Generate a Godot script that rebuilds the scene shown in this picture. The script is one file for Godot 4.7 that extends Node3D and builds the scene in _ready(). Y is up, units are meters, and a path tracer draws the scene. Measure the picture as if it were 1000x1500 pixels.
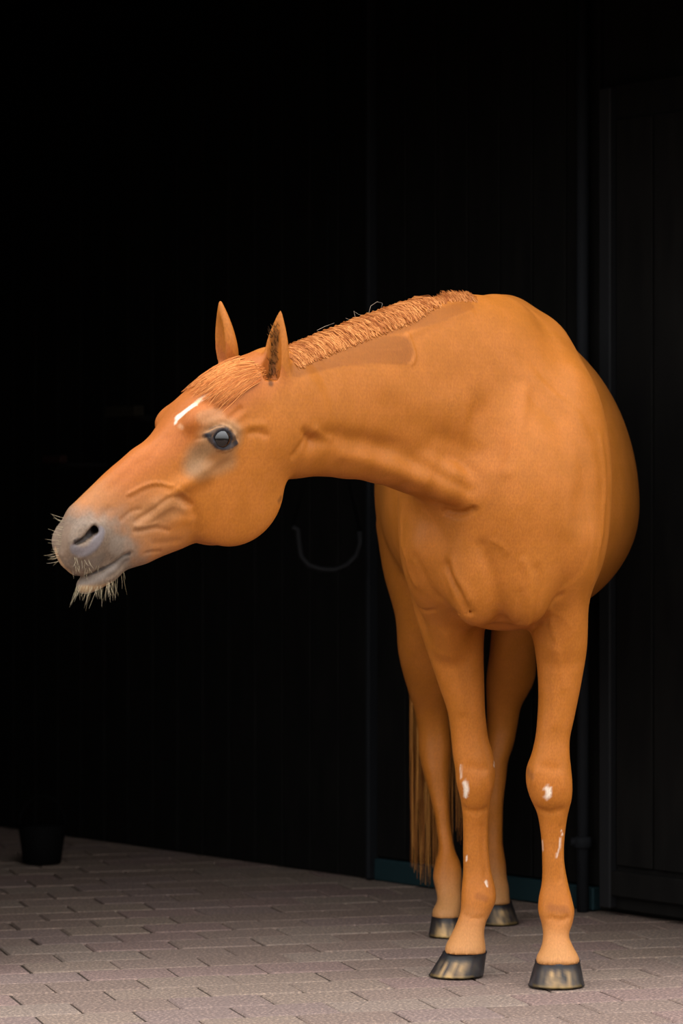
extends Node3D
# A chestnut horse in the dark doorway of a brick-paved stable.

const FPX := 4650.0      # focal length in pixels of the 1000x1500 frame
const CAMZ := 7.5
const CAMH := 1.116
const BODY_CELL := 0.0065
const HEAD_CELL := 0.0036
const BN := 8            # cells along one side of a block

var rng := RandomNumberGenerator.new()
var prims: Array = []

# ------------------------------------------------------------------ helpers
func P(px: float, py: float, z: float) -> Vector3:
	var k := (CAMZ - z) / FPX
	return Vector3((px - 500.0) * k, CAMH - (py - 750.0) * k, z)

func tag(o: Node, label: String, category: String, group := "", kind := "") -> void:
	if label: o.set_meta("label", label)
	if category: o.set_meta("category", category)
	if group: o.set_meta("group", group)
	if kind: o.set_meta("kind", kind)

func numbered(parent: Node, called: String) -> String:
	if not parent.has_node(called): return called
	var n := 1
	while parent.has_node("%s_%03d" % [called, n]): n += 1
	return "%s_%03d" % [called, n]

func put(called: String, mesh: Mesh, m: Material, parent: Node, at := Vector3.ZERO, quick := "") -> MeshInstance3D:
	var o := MeshInstance3D.new()
	o.mesh = mesh
	if m: o.material_override = m
	o.position = at
	o.name = quick if quick else numbered(parent, called)
	parent.add_child(o, true)
	return o

func thing(called: String, label: String, category: String, at := Vector3.ZERO) -> Node3D:
	var o := Node3D.new()
	o.name = numbered(self, called)
	add_child(o, true)
	o.position = at
	tag(o, label, category)
	return o

func mat(c: Color, rough := 0.8, spec := 0.5) -> StandardMaterial3D:
	var m := StandardMaterial3D.new()
	m.albedo_color = c
	m.roughness = rough
	m.metallic_specular = spec
	return m

func noise_tex(freq: float, seed_: int, c0: Color, c1: Color, octaves := 4, size := 512) -> NoiseTexture2D:
	var n := FastNoiseLite.new()
	n.seed = seed_
	n.frequency = freq
	n.fractal_octaves = octaves
	var t := NoiseTexture2D.new()
	t.width = size
	t.height = size
	t.seamless = true
	t.noise = n
	var g := Gradient.new()
	g.set_color(0, c0)
	g.set_color(1, c1)
	t.color_ramp = g
	return t

# a box with chamfered edges, from lo to hi
func chamfer_box(st: SurfaceTool, lo: Vector3, hi: Vector3, c: float) -> void:
	var ctr := (lo + hi) * 0.5
	var h := (hi - lo) * 0.5
	c = minf(c, minf(h.x, minf(h.y, h.z)) * 0.9)
	for ax in 3:
		for s in [-1.0, 1.0]:
			var i := (ax + 1) % 3
			var j := (ax + 2) % 3
			var q: Array = []
			for e in [[-1, -1], [1, -1], [1, 1], [-1, 1]]:
				var v := Vector3.ZERO
				v[ax] = s * h[ax]
				v[i] = e[0] * (h[i] - c)
				v[j] = e[1] * (h[j] - c)
				q.append(ctr + v)
			if s > 0: q.reverse()
			quad(st, q[0], q[1], q[2], q[3])
	for ax in 3:                                     # edge chamfers along ax
		var i := (ax + 1) % 3
		var j := (ax + 2) % 3
		for si in [-1.0, 1.0]:
			for sj in [-1.0, 1.0]:
				var q: Array = []
				for e in [[-1, 0], [1, 0], [1, 1], [-1, 1]]:
					var v := Vector3.ZERO
					v[ax] = e[0] * (h[ax] - c)
					v[i] = si * (h[i] - (0.0 if e[1] == 0 else c))
					v[j] = sj * (h[j] - (c if e[1] == 0 else 0.0))
					q.append(ctr + v)
				if si * sj < 0: q.reverse()
				quad(st, q[0], q[1], q[2], q[3])
	for sx in [-1.0, 1.0]:
		for sy in [-1.0, 1.0]:
			for sz in [-1.0, 1.0]:
				var s := Vector3(sx, sy, sz)
				var a := ctr + s * (h - Vector3(0, c, c))
				var b := ctr + s * (h - Vector3(c, 0, c))
				var d := ctr + s * (h - Vector3(c, c, 0))
				if sx * sy * sz > 0: tri(st, a, d, b)
				else: tri(st, a, b, d)

func tri(st: SurfaceTool, a: Vector3, b: Vector3, c: Vector3) -> void:
	st.add_vertex(a)
	st.add_vertex(b)
	st.add_vertex(c)

func quad(st: SurfaceTool, a: Vector3, b: Vector3, c: Vector3, d: Vector3) -> void:
	tri(st, a, b, c)
	tri(st, a, c, d)

func new_st(smooth := false) -> SurfaceTool:
	var st := SurfaceTool.new()
	st.begin(Mesh.PRIMITIVE_TRIANGLES)
	st.set_smooth_group(0 if smooth else 0xffffffff)
	return st

func done(st: SurfaceTool) -> ArrayMesh:
	st.generate_normals()
	return st.commit()

func box_mesh(lo: Vector3, hi: Vector3, c := 0.004) -> ArrayMesh:
	var st := new_st()
	chamfer_box(st, lo, hi, c)
	return done(st)

# tube along points with radii
func tube(st: SurfaceTool, pts: Array, radii: Array, sides := 8, caps := true) -> void:
	var rings: Array = []
	var n := pts.size()
	var up := Vector3(0.31, 0.9, 0.29).normalized()
	for i in n:
		var d: Vector3 = (pts[mini(i + 1, n - 1)] - pts[maxi(i - 1, 0)]).normalized()
		if absf(d.dot(up)) > 0.95: up = Vector3(0.9, 0.1, 0.4).normalized()
		var u := d.cross(up).normalized()
		var v := u.cross(d)
		up = v
		var ring: Array = []
		for s in sides:
			var a := TAU * s / sides
			ring.append(pts[i] + (u * cos(a) + v * sin(a)) * radii[i])
		rings.append(ring)
	for i in n - 1:
		for s in sides:
			var s2 := (s + 1) % sides
			quad(st, rings[i][s], rings[i][s2], rings[i + 1][s2], rings[i + 1][s])
	if caps:
		for s in sides:
			var s2 := (s + 1) % sides
			tri(st, pts[0], rings[0][s2], rings[0][s])
			tri(st, pts[n - 1], rings[n - 1][s], rings[n - 1][s2])

# ------------------------------------------------------------------ the field the horse is meshed from
class Prim:
	var kind := 0
	var sub := false
	var k := 0.02
	var lo := Vector3.ZERO
	var hi := Vector3.ZERO
	var a := Vector3.ZERO
	var ab := Vector3.ZERO
	var ra := 0.1
	var rd := 0.0
	var inv := 0.0
	var u := Vector3.RIGHT
	var v := Vector3.UP
	var w := Vector3.BACK
	var r := Vector3.ONE
	var t0 := 0.0
	var dt := 0.005
	var n := 0
	var tab := PackedFloat32Array()
	var round_ := false

	func dist(p: Vector3) -> float:
		if kind == 0:                                   # tapered capsule
			var q := p - a
			var h := clampf(q.dot(ab) * inv, 0.0, 1.0)
			return (q - ab * h).length() - ra - rd * h
		if kind == 2:                                   # ellipsoid
			var q := p - a
			var s := Vector3(q.dot(u), q.dot(v), q.dot(w)) / r
			var k0 := s.length()
			if k0 < 0.05: return -minf(r.x, minf(r.y, r.z))
			return k0 * (k0 - 1.0) / (s / r).length()
		var q := p - a                                  # loft
		var t := q.dot(w)
		var f := (t - t0) / dt
		var cap := maxf(t0 - t, t - t0 - dt * (n - 1))
		f = clampf(f, 0.0, n - 1.001)
		var i := int(f)
		f -= i
		i *= 7
		var j := i + 7
		var x := q.dot(u) - lerpf(tab[i], tab[j], f)
		var y := q.dot(v) - lerpf(tab[i + 1], tab[j + 1], f)
		var rx := lerpf(tab[i + 2], tab[j + 2], f) if x > 0.0 else lerpf(tab[i + 3], tab[j + 3], f)
		var ry := lerpf(tab[i + 4], tab[j + 4], f) if y > 0.0 else lerpf(tab[i + 5], tab[j + 5], f)
		var e := lerpf(tab[i + 6], tab[j + 6], f)
		x = absf(x) / rx
		y = absf(y) / ry
		var rho := 0.0
		if e < 2.05: rho = sqrt(x * x + y * y)
		else: rho = pow(pow(x, e) + pow(y, e), 1.0 / e)
		if rho < 0.08: return maxf(cap, -minf(rx, ry))
		var g := sqrt(x * x / (rx * rx) + y * y / (ry * ry)) / sqrt(x * x + y * y)
		var d := (rho - 1.0) / g
		if cap > 0.0 and d > 0.0: return sqrt(d * d + cap * cap)
		return maxf(d, cap)

func bound(p: Prim, lo: Vector3, hi: Vector3) -> void:
	var m := Vector3.ONE * (p.k + 0.01)
	p.lo = lo - m
	p.hi = hi + m
	prims.append(p)

func cone(a: Vector3, b: Vector3, ra: float, rb: float, k := 0.02, sub := false) -> void:
	var p := Prim.new()
	p.a = a
	p.ab = b - a
	p.inv = 1.0 / maxf(1e-9, p.ab.length_squared())
	p.ra = ra
	p.rd = rb - ra
	p.k = k
	p.sub = sub
	var m := Vector3.ONE * maxf(ra, rb)
	bound(p, a.min(b) - m, a.max(b) + m)

func blob(c: Vector3, r: Vector3, k := 0.03, sub := false, u := Vector3.RIGHT, v := Vector3.UP) -> void:
	var p := Prim.new()
	p.kind = 2
	p.a = c
	p.u = u.normalized()
	p.w = p.u.cross(v).normalized()
	p.v = p.w.cross(p.u)
	p.r = r
	p.k = k
	p.sub = sub
	var m := (p.u * r.x).abs() + (p.v * r.y).abs() + (p.w * r.z).abs()
	bound(p, c - m, c + m)

# stations: [t, cu, cv, ru+, ru-, rv+, rv-, exponent]
func loft(o: Vector3, axis: Vector3, u: Vector3, v: Vector3, stations: Array, k := 0.03, sub := false, dt := 0.006) -> void:
	var p := Prim.new()
	p.kind = 1
	p.a = o
	p.w = axis
	p.u = u
	p.v = v
	p.k = k
	p.sub = sub
	p.t0 = stations[0][0]
	var t1: float = stations[-1][0]
	p.n = int(ceil((t1 - p.t0) / dt)) + 1
	p.dt = (t1 - p.t0) / (p.n - 1)
	var seg := 0
	var lo := Vector3.ONE * 1e9
	var hi := -lo
	for i in p.n:
		var t := p.t0 + p.dt * i
		while seg < stations.size() - 2 and t > stations[seg + 1][0]: seg += 1
		var s0: Array = stations[seg]
		var s1: Array = stations[seg + 1]
		var sp: Array = stations[maxi(seg - 1, 0)]
		var sn: Array = stations[mini(seg + 2, stations.size() - 1)]
		var h: float = s1[0] - s0[0]
		var x: float = clampf((t - s0[0]) / h, 0.0, 1.0)
		var vals: Array = []
		for c in range(1, 8):
			var d0: float = (s1[c] - s0[c]) / h
			var m0: float = d0
			var m1: float = d0
			if seg > 0:
				var da: float = (s0[c] - sp[c]) / (s0[0] - sp[0])
				m0 = (da * h + d0 * (s0[0] - sp[0])) / (h + s0[0] - sp[0])
			if seg < stations.size() - 2:
				var db: float = (sn[c] - s1[c]) / (sn[0] - s1[0])
				m1 = (db * h + d0 * (sn[0] - s1[0])) / (h + sn[0] - s1[0])
			var x2 := x * x
			var x3 := x2 * x
			var val: float = s0[c] * (2 * x3 - 3 * x2 + 1) + m0 * h * (x3 - 2 * x2 + x) + s1[c] * (3 * x2 - 2 * x3) + m1 * h * (x3 - x2)
			if c >= 3 and c <= 6: val = maxf(val, 0.002)
			vals.append(val)
			p.tab.append(val)
		for e in [[1, 1], [1, -1], [-1, 1], [-1, -1]]:
			var q: Vector3 = o + axis * t + u * (vals[0] + (vals[2] if e[0] > 0 else -vals[3])) + v * (vals[1] + (vals[4] if e[1] > 0 else -vals[5]))
			lo = lo.min(q)
			hi = hi.max(q)
	bound(p, lo, hi)

func smin(a: float, b: float, k: float) -> float:
	var h := maxf(k - absf(a - b), 0.0) / k
	return minf(a, b) - h * h * k * 0.25

func field(p: Vector3) -> float:
	var d := 1.0
	for q: Prim in prims:
		if p.x < q.lo.x or p.y < q.lo.y or p.z < q.lo.z or p.x > q.hi.x or p.y > q.hi.y or p.z > q.hi.z: continue
		var e := q.dist(p)
		if q.sub: d = -smin(-d, e, q.k)
		else: d = smin(d, e, q.k)
	return d

# where the sight line through a point of the frame meets the horse (to set details ON its skin)
func hit(px: float, py: float, z_from := 1.1) -> Vector3:
	var z := z_from
	while z > -1.6:
		if field(P(px, py, z)) < 0.0: break
		z -= 0.012
	var a := z + 0.012
	var b := z
	for i in 12:
		var m := (a + b) * 0.5
		if field(P(px, py, m)) < 0.0: b = m
		else: a = m
	return P(px, py, (a + b) * 0.5)

func grad(p: Vector3, e := 0.004) -> Vector3:
	return Vector3(field(p + Vector3(e, 0, 0)) - field(p - Vector3(e, 0, 0)), field(p + Vector3(0, e, 0)) - field(p - Vector3(0, e, 0)), field(p + Vector3(0, 0, e)) - field(p - Vector3(0, 0, e))).normalized()

# surface nets over blocks of cells near the surface; keep(point) limits a grid to its region
var blk_keys: Array = []
var blk_index := {}
var blk_field: Array = []
var blk_vert: Array = []
var blk_pos: Array = []
var blk_prims: Array = []
var cell := 0.01

func do_block(bi: int) -> void:
	var key: Vector3i = blk_keys[bi]
	var base := Vector3(key * BN) * cell
	var half := BN * cell * 0.5
	var mid := base + Vector3.ONE * half
	var near: Array = []
	var d := 1.0
	for q: Prim in prims:
		if base.x + 2 * half + cell < q.lo.x or base.y + 2 * half + cell < q.lo.y or base.z + 2 * half + cell < q.lo.z or base.x > q.hi.x or base.y > q.hi.y or base.z > q.hi.z: continue
		near.append(q)
		var e := q.dist(mid)
		if q.sub: d = -smin(-d, e, q.k)
		else: d = smin(d, e, q.k)
	if near.is_empty() or absf(d) > half * 4.0: return
	var s := BN + 1
	var f := PackedFloat32Array()
	f.resize(s * s * s)
	f.fill(1.0)
	for q: Prim in near:
		var i := 0
		var k := q.k
		var sub := q.sub
		for z in s:
			for y in s:
				var py := (key.y * BN + y) * cell
				var pz := (key.z * BN + z) * cell
				if py < q.lo.y or py > q.hi.y or pz < q.lo.z or pz > q.hi.z:
					i += s
					continue
				for x in s:
					var px := (key.x * BN + x) * cell
					if px >= q.lo.x and px <= q.hi.x:
						var e := q.dist(Vector3(px, py, pz))
						var c := -f[i] if sub else f[i]
						var h := k - absf(c - e)
						e = minf(c, e)
						if h > 0.0: e -= h * h * 0.25 / k
						f[i] = -e if sub else e
					i += 1
	var vert := PackedInt32Array()
	vert.resize(BN * BN * BN)
	vert.fill(-1)
	var pos := PackedVector3Array()
	var n := 0
	for z in BN:
		for y in BN:
			for x in BN:
				var i := (z * s + y) * s + x
				var c := [f[i], f[i + 1], f[i + s], f[i + s + 1], f[i + s * s], f[i + s * s + 1], f[i + s * s + s], f[i + s * s + s + 1]]
				var m := 0
				for b in 8:
					if c[b] < 0.0: m += 1
				if m == 0 or m == 8: continue
				var sum := Vector3.ZERO
				var cnt := 0
				for b in 8:
					for bit in [1, 2, 4]:
						if b & bit: continue
						var g: float = c[b]
						var h: float = c[b | bit]
						if (g < 0.0) == (h < 0.0): continue
						var w := g / (g - h)
						var q := Vector3(b & 1, (b >> 1) & 1, (b >> 2) & 1)
						if bit == 1: q.x = w
						elif bit == 2: q.y = w
						else: q.z = w
						sum += q
						cnt += 1
				pos.append(base + (Vector3(x, y, z) + sum / cnt) * cell)
				vert[(z * BN + y) * BN + x] = n
				n += 1
	if n == 0: return
	blk_field[bi] = f
	blk_vert[bi] = vert
	blk_pos[bi] = pos

func mesh_field(size: float, lo: Vector3, hi: Vector3, keep: Callable, out_v: PackedVector3Array, out_i: PackedInt32Array) -> Array:
	cell = size
	var bs := BN * size
	blk_keys = []
	blk_index = {}
	var a := Vector3i((lo / bs).floor())
	var b := Vector3i((hi / bs).floor())
	for z in range(a.z, b.z + 1):
		for y in range(a.y, b.y + 1):
			for x in range(a.x, b.x + 1):
				var base := Vector3(x, y, z) * bs
				if not keep.call(base + Vector3.ONE * bs * 0.5, bs): continue
				for q: Prim in prims:
					if q.sub: continue
					if base.x + bs < q.lo.x or base.y + bs < q.lo.y or base.z + bs < q.lo.z or base.x > q.hi.x or base.y > q.hi.y or base.z > q.hi.z: continue
					blk_index[Vector3i(x, y, z)] = blk_keys.size()
					blk_keys.append(Vector3i(x, y, z))
					break
	var nb := blk_keys.size()
	blk_field = []
	blk_vert = []
	blk_pos = []
	blk_field.resize(nb)
	blk_vert.resize(nb)
	blk_pos.resize(nb)
	var id := WorkerThreadPool.add_group_task(do_block, nb)
	WorkerThreadPool.wait_for_group_task_completion(id)
	var start := PackedInt32Array()
	start.resize(nb)
	for i in nb:
		start[i] = out_v.size()
		if blk_pos[i] != null: out_v.append_array(blk_pos[i])
	var s := BN + 1
	var step := [1, s, s * s]
	for bi in nb:
		if blk_vert[bi] == null: continue
		var f: PackedFloat32Array = blk_field[bi]
		var key: Vector3i = blk_keys[bi]
		for z in BN:
			for y in BN:
				for x in BN:
					var i := (z * s + y) * s + x
					var g := f[i]
					for ax in 3:
						var h: float = f[i + step[ax]]
						if (g < 0.0) == (h < 0.0): continue
						var q := PackedInt32Array()
						for e in 4:                      # the four cells round this edge
							var cc := Vector3i(x, y, z)
							if e == 1 or e == 2: cc[(ax + 1) % 3] -= 1
							if e >= 2: cc[(ax + 2) % 3] -= 1
							var kb := bi
							if cc.x < 0 or cc.y < 0 or cc.z < 0:
								var k2 := key
								for w in 3:
									if cc[w] < 0:
										k2[w] -= 1
										cc[w] += BN
								kb = blk_index.get(k2, -1)
							if kb < 0 or blk_vert[kb] == null: break
							var vi: int = blk_vert[kb][(cc.z * BN + cc.y) * BN + cc.x]
							if vi < 0: break
							q.append(start[kb] + vi)
						if q.size() < 4: continue
						if g < 0.0: out_i.append_array(PackedInt32Array([q[0], q[2], q[1], q[0], q[3], q[2]]))
						else: out_i.append_array(PackedInt32Array([q[0], q[1], q[2], q[0], q[2], q[3]]))
	return [out_v, out_i]
func _ready() -> void:
	# camera, sky, exposure
	var cam := Camera3D.new()
	cam.name = "camera"
	add_child(cam)
	cam.position = Vector3(0, CAMH, CAMZ)
	cam.keep_aspect = Camera3D.KEEP_HEIGHT
	cam.fov = rad_to_deg(2.0 * atan(750.0 / FPX))
	cam.near = 0.1
	cam.far = 100.0
	cam.current = true
	var lens := CameraAttributesPhysical.new()           # a long lens, focused on the head and forehand
	lens.frustum_focal_length = 12.0 * FPX / 750.0
	lens.frustum_near = 0.1
	lens.frustum_far = 100.0
	lens.frustum_focus_distance = 7.25
	lens.exposure_aperture = 2.8
	cam.attributes = lens
	var sky_m := ProceduralSkyMaterial.new()
	sky_m.sky_top_color = Color(0.98, 0.985, 1.0)       # an overcast sky: a third as bright at the horizon as overhead
	sky_m.sky_horizon_color = Color(0.60, 0.595, 0.585)
	sky_m.sky_curve = 0.6
	sky_m.ground_bottom_color = Color(0.35, 0.34, 0.32)
	sky_m.ground_horizon_color = Color(0.5, 0.5, 0.48)
	var sky := Sky.new()
	sky.sky_material = sky_m
	var env := Environment.new()
	env.background_mode = Environment.BG_SKY
	env.sky = sky
	env.background_energy_multiplier = 1.0
	env.ambient_light_source = Environment.AMBIENT_SOURCE_SKY
	env.tonemap_mode = Environment.TONE_MAPPER_LINEAR
	env.tonemap_exposure = 4.6
	env.sdfgi_enabled = true
	env.ssao_enabled = true
	env.ssil_enabled = true
	var we := WorldEnvironment.new()
	we.name = "world"
	we.environment = env
	add_child(we)
	build_setting()
	build_horse()

# ------------------------------------------------------------------ the stable and its paving
func structure(called: String, mesh: Mesh, m: Material) -> MeshInstance3D:
	var o := put(called, mesh, m, self)
	o.set_meta("kind", "structure")
	return o

func build_setting() -> void:
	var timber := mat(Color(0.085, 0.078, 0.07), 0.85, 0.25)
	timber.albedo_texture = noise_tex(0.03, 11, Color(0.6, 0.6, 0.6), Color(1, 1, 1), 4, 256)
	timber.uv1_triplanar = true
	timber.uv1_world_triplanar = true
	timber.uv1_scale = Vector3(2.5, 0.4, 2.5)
	var iron := mat(Color(0.10, 0.10, 0.105), 0.7, 0.3)
	var teal := mat(Color(0.115, 0.19, 0.205), 0.75, 0.2)
	var galvanised := mat(Color(0.115, 0.12, 0.13), 0.75, 0.2)
	# shell: a doorway on the viewer's side, a slanting stall front across the back
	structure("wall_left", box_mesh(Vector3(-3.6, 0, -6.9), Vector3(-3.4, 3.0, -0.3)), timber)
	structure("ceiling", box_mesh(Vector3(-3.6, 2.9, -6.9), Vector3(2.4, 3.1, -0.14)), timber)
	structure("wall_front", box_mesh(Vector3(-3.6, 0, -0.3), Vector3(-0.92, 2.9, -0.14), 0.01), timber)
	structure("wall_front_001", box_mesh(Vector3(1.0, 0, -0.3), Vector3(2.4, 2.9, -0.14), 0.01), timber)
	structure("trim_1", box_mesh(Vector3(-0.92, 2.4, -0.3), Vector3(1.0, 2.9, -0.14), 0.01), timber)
	var st := new_st()
	# own axes of the stall front: x runs along it towards the doorway, z faces into the room
	var A := Vector3(0.085, 0, -2.137)
	var dir := Vector3(0.63, 0, 0.777).normalized()
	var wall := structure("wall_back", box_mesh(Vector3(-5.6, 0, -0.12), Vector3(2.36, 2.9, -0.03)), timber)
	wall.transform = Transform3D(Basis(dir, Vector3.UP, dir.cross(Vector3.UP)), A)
	var x := 0.02
	while x < 0.9:                     # upright planks between the corner post and the pipe
		put("plank", box_mesh(Vector3(x, 0.07, -0.034), Vector3(x + 0.134, 2.88, -0.012), 0.003), timber, wall)
		x += 0.14
	x = -0.16
	while x > -2.2:
		put("plank", box_mesh(Vector3(x, 0.0, -0.034), Vector3(x + 0.134, 2.88, -0.012), 0.003), timber, wall)
		x -= 0.14
	put("kickboard", box_mesh(Vector3(0.02, 0, -0.034), Vector3(0.98, 0.066, 0.0), 0.004), teal, wall)
	put("corner_post", box_mesh(Vector3(-0.010, 0, -0.034), Vector3(0.008, 2.88, 0.010), 0.004), galvanised, wall)
	# a stall door further right: stile, boards, low rail
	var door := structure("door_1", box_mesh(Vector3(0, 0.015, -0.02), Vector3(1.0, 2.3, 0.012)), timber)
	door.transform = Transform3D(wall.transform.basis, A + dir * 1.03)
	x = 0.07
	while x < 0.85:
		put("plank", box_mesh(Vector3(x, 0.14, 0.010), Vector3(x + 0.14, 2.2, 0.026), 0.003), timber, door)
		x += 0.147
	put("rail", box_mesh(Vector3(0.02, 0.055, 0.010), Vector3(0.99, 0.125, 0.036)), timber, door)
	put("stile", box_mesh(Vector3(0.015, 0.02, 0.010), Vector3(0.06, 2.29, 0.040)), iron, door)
	# rain pipe with a bracket on the stall front
	var pipe := thing("down_pipe", "dull grey upright pipe with a bracket collar, on the dark wall right of the horse", "pipe", A + dir * 0.965 + dir.cross(Vector3.UP) * 0.024)
	st = new_st(true)
	tube(st, [Vector3(0, 0.0, 0), Vector3(0, 0.6, 0), Vector3(0, 2.88, 0)], [0.017, 0.017, 0.017], 14)
	put("tube", done(st), galvanised, pipe)
	st = new_st(true)
	tube(st, [Vector3(0, 0.175, 0), Vector3(0, 0.18, 0), Vector3(0, 0.205, 0), Vector3(0, 0.21, 0)], [0.018, 0.026, 0.026, 0.018], 14)
	tube(st, [Vector3(0, 0.192, 0), Vector3(-0.034, 0.196, 0.0)], [0.010, 0.012], 10)
	put("bracket", done(st), galvanised, pipe)
	# dim things inside
	var bucket := thing("bucket", "black low tub on the paving at the far left, lost in the shadow", "bucket", Vector3(-0.95, 0, -2.58))
	var rubber := mat(Color(0.03, 0.03, 0.03), 0.8, 0.2)
	st = new_st(true)
	tube(st, [Vector3(0, 0.0, 0), Vector3(0, 0.006, 0), Vector3(0, 0.12, 0), Vector3(0, 0.124, 0), Vector3(0, 0.12, 0), Vector3(0, 0.02, 0)], [0.056, 0.060, 0.076, 0.075, 0.071, 0.055], 28)
	put("tub", done(st), rubber, bucket)
	st = new_st(true)
	var hp: Array = []
	var hr: Array = []
	for i in 13:
		var a := PI * i / 12.0
		hp.append(Vector3(cos(a) * 0.074, 0.115 + 0.10 * sin(a), 0.0))
		hr.append(0.003)
	tube(st, hp, hr, 6)
	put("handle", done(st), rubber, bucket)
	var strap := thing("hanging_strap", "dim grey strap hung in an open loop in the dark behind the jaw", "strap", P(480, 770, -2.0))
	st = new_st(true)
	hp = []
	hr = []
	for q in [[428, 772], [436, 776], [438, 796], [441, 815], [452, 828], [470, 834], [490, 835], [508, 828], [522, 814], [528, 796], [527, 778]]:
		hp.append(P(q[0], q[1], -2.0) - strap.position)
		hr.append(0.009)
	tube(st, hp, hr, 8)
	put("loop", done(st), iron, strap)
	st = new_st(true)
	tube(st, [Vector3(0, 2.9 - strap.position.y, 0.0), Vector3(0.0, 0.4, 0), hp[10]], [0.005, 0.005, 0.005], 6)
	tube(st, [Vector3(0.0, 0.4, 0), hp[0]], [0.005, 0.005], 6)
	put("cord", done(st), rubber, strap)
	var brown := mat(Color(0.13, 0.115, 0.085), 0.8, 0.2)
	var red := mat(Color(0.15, 0.085, 0.07), 0.8, 0.2)
	var o := thing("wooden_rail", "dim greenish wooden rail end in the dark, left of the horse's forehead", "rail", P(182, 603, -2.75))
	o.transform.basis = wall.transform.basis
	put("bar", box_mesh(Vector3(-0.085, -0.018, -0.02), Vector3(0.085, 0.018, 0.02)), brown, o)
	put("bracket", box_mesh(Vector3(-0.02, -0.03, -0.2), Vector3(0.02, -0.01, 0.0)), timber, o)
	o = thing("short_board", "dim reddish board end in the dark at the left, above the muzzle", "board", P(80, 673, -2.95))
	o.transform.basis = wall.transform.basis
	put("plate", box_mesh(Vector3(-0.055, -0.013, -0.015), Vector3(0.055, 0.013, 0.015)), red, o)
	put("bracket", box_mesh(Vector3(-0.02, -0.025, -0.2), Vector3(0.02, -0.01, 0.0)), timber, o)
	o = thing("crossbar", "dark horizontal bar in the gloom above the horse's back", "bar", P(850, 448, -1.55))
	o.transform.basis = wall.transform.basis
	put("bar", box_mesh(Vector3(-0.2, -0.015, -0.02), Vector3(0.25, 0.015, 0.02)), iron, o)
	put("bracket", box_mesh(Vector3(-0.02, -0.02, -0.3), Vector3(0.02, 0.02, 0.0)), timber, o)
	build_paving()

func speckled() -> NoiseTexture2D:
	var t := noise_tex(0.11, 21, Color(0.55, 0.55, 0.56), Color(1, 1, 1), 5, 512)
	var g: Gradient = t.color_ramp
	g.add_point(0.40, Color(0.68, 0.67, 0.67))
	g.add_point(0.72, Color(0.80, 0.79, 0.78))
	g.add_point(0.78, Color(1.0, 0.96, 0.9))
	return t

func build_paving() -> void:
	var bed := mat(Color(0.26, 0.225, 0.20), 0.95, 0.2)
	var fl := structure("floor", box_mesh(Vector3(-14, -0.3, -8.2), Vector3(14, -0.007, 22)), bed)
	var tones: Array = []
	var pale := speckled()
	var bumps := noise_tex(0.06, 22, Color(0, 0, 0), Color(1, 1, 1), 5, 512)
	for c in [Color(0.68, 0.595, 0.545), Color(0.67, 0.585, 0.55), Color(0.69, 0.61, 0.55), Color(0.66, 0.575, 0.525), Color(0.685, 0.585, 0.55), Color(0.70, 0.625, 0.57)]:
		var m := mat(c, 0.88, 0.3)
		m.albedo_texture = pale
		m.uv1_triplanar = true
		m.uv1_world_triplanar = true
		m.uv1_scale = Vector3.ONE * 1.7
		m.heightmap_enabled = true
		m.heightmap_texture = bumps
		m.heightmap_scale = 0.25
		tones.append(m)
	var L := 0.222
	var W := 0.160
	var gap := 0.005
	var shapes: Array = []
	for k in 4:
		var st := new_st()
		var j := [0.0, 0.0015, -0.001, 0.001][k] as float
		chamfer_box(st, Vector3(-L / 2 + gap / 2 + absf(j), -0.06, -W / 2 + gap / 2), Vector3(L / 2 - gap / 2, 0.0, W / 2 - gap / 2 - absf(j)), 0.0025 + 0.0007 * k)
		shapes.append(done(st))
	var turn := Basis(Vector3.UP, deg_to_rad(16.0))
	var near: Array = []
	var rest: Array = []
	rng.seed = 77
	for r in range(-70, 50):
		for c in range(-46, 47):
			var p := turn * Vector3(c * L + (L * 0.5 if r % 2 != 0 else 0.0), 0, r * W)
			if p.z < -7.9 or p.z > 3.4 or p.x < -3.6 or p.x > 3.6: continue
			var t := Transform3D(turn * Basis(Vector3.UP, rng.randf_range(-0.012, 0.012)) * Basis(Vector3.RIGHT, rng.randf_range(-0.006, 0.006)) * Basis(Vector3.BACK, rng.randf_range(-0.006, 0.006)), p + Vector3(rng.randf_range(-1, 1) * 0.001, -0.0012 - rng.randf() * 0.0022, rng.randf_range(-1, 1) * 0.001))
			var k: int = rng.randi() % 4
			var tone: int = rng.randi() % 6
			var q := project(p)
			if q.x > -50 and q.x < 1050 and q.y < 1525 and p.z > -3.3 and p.z < 1.5: near.append([q.y, t, k, tone])
			else: rest.append([q.y, t, k, tone])
	near.sort_custom(func(a, b): return a[0] > b[0])
	var i := 0
	for b in near:
		if i >= 300:
			rest.append(b)
			continue
		var o := put("brick", shapes[b[2]], tones[b[3]], fl, Vector3.ZERO, "brick" if i == 0 else "brick_%03d" % i)
		o.transform = b[1]
		i += 1
	var mm := MultiMesh.new()
	mm.transform_format = MultiMesh.TRANSFORM_3D
	mm.mesh = shapes[0]
	mm.instance_count = rest.size()
	for k in rest.size(): mm.set_instance_transform(k, rest[k][1])
	var mi := MultiMeshInstance3D.new()
	mi.multimesh = mm
	mi.material_override = tones[0]
	mi.name = "paving"
	mi.set_meta("kind", "stuff")
	fl.add_child(mi)
	print("bricks ", near.size(), " rest ", rest.size())

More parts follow.
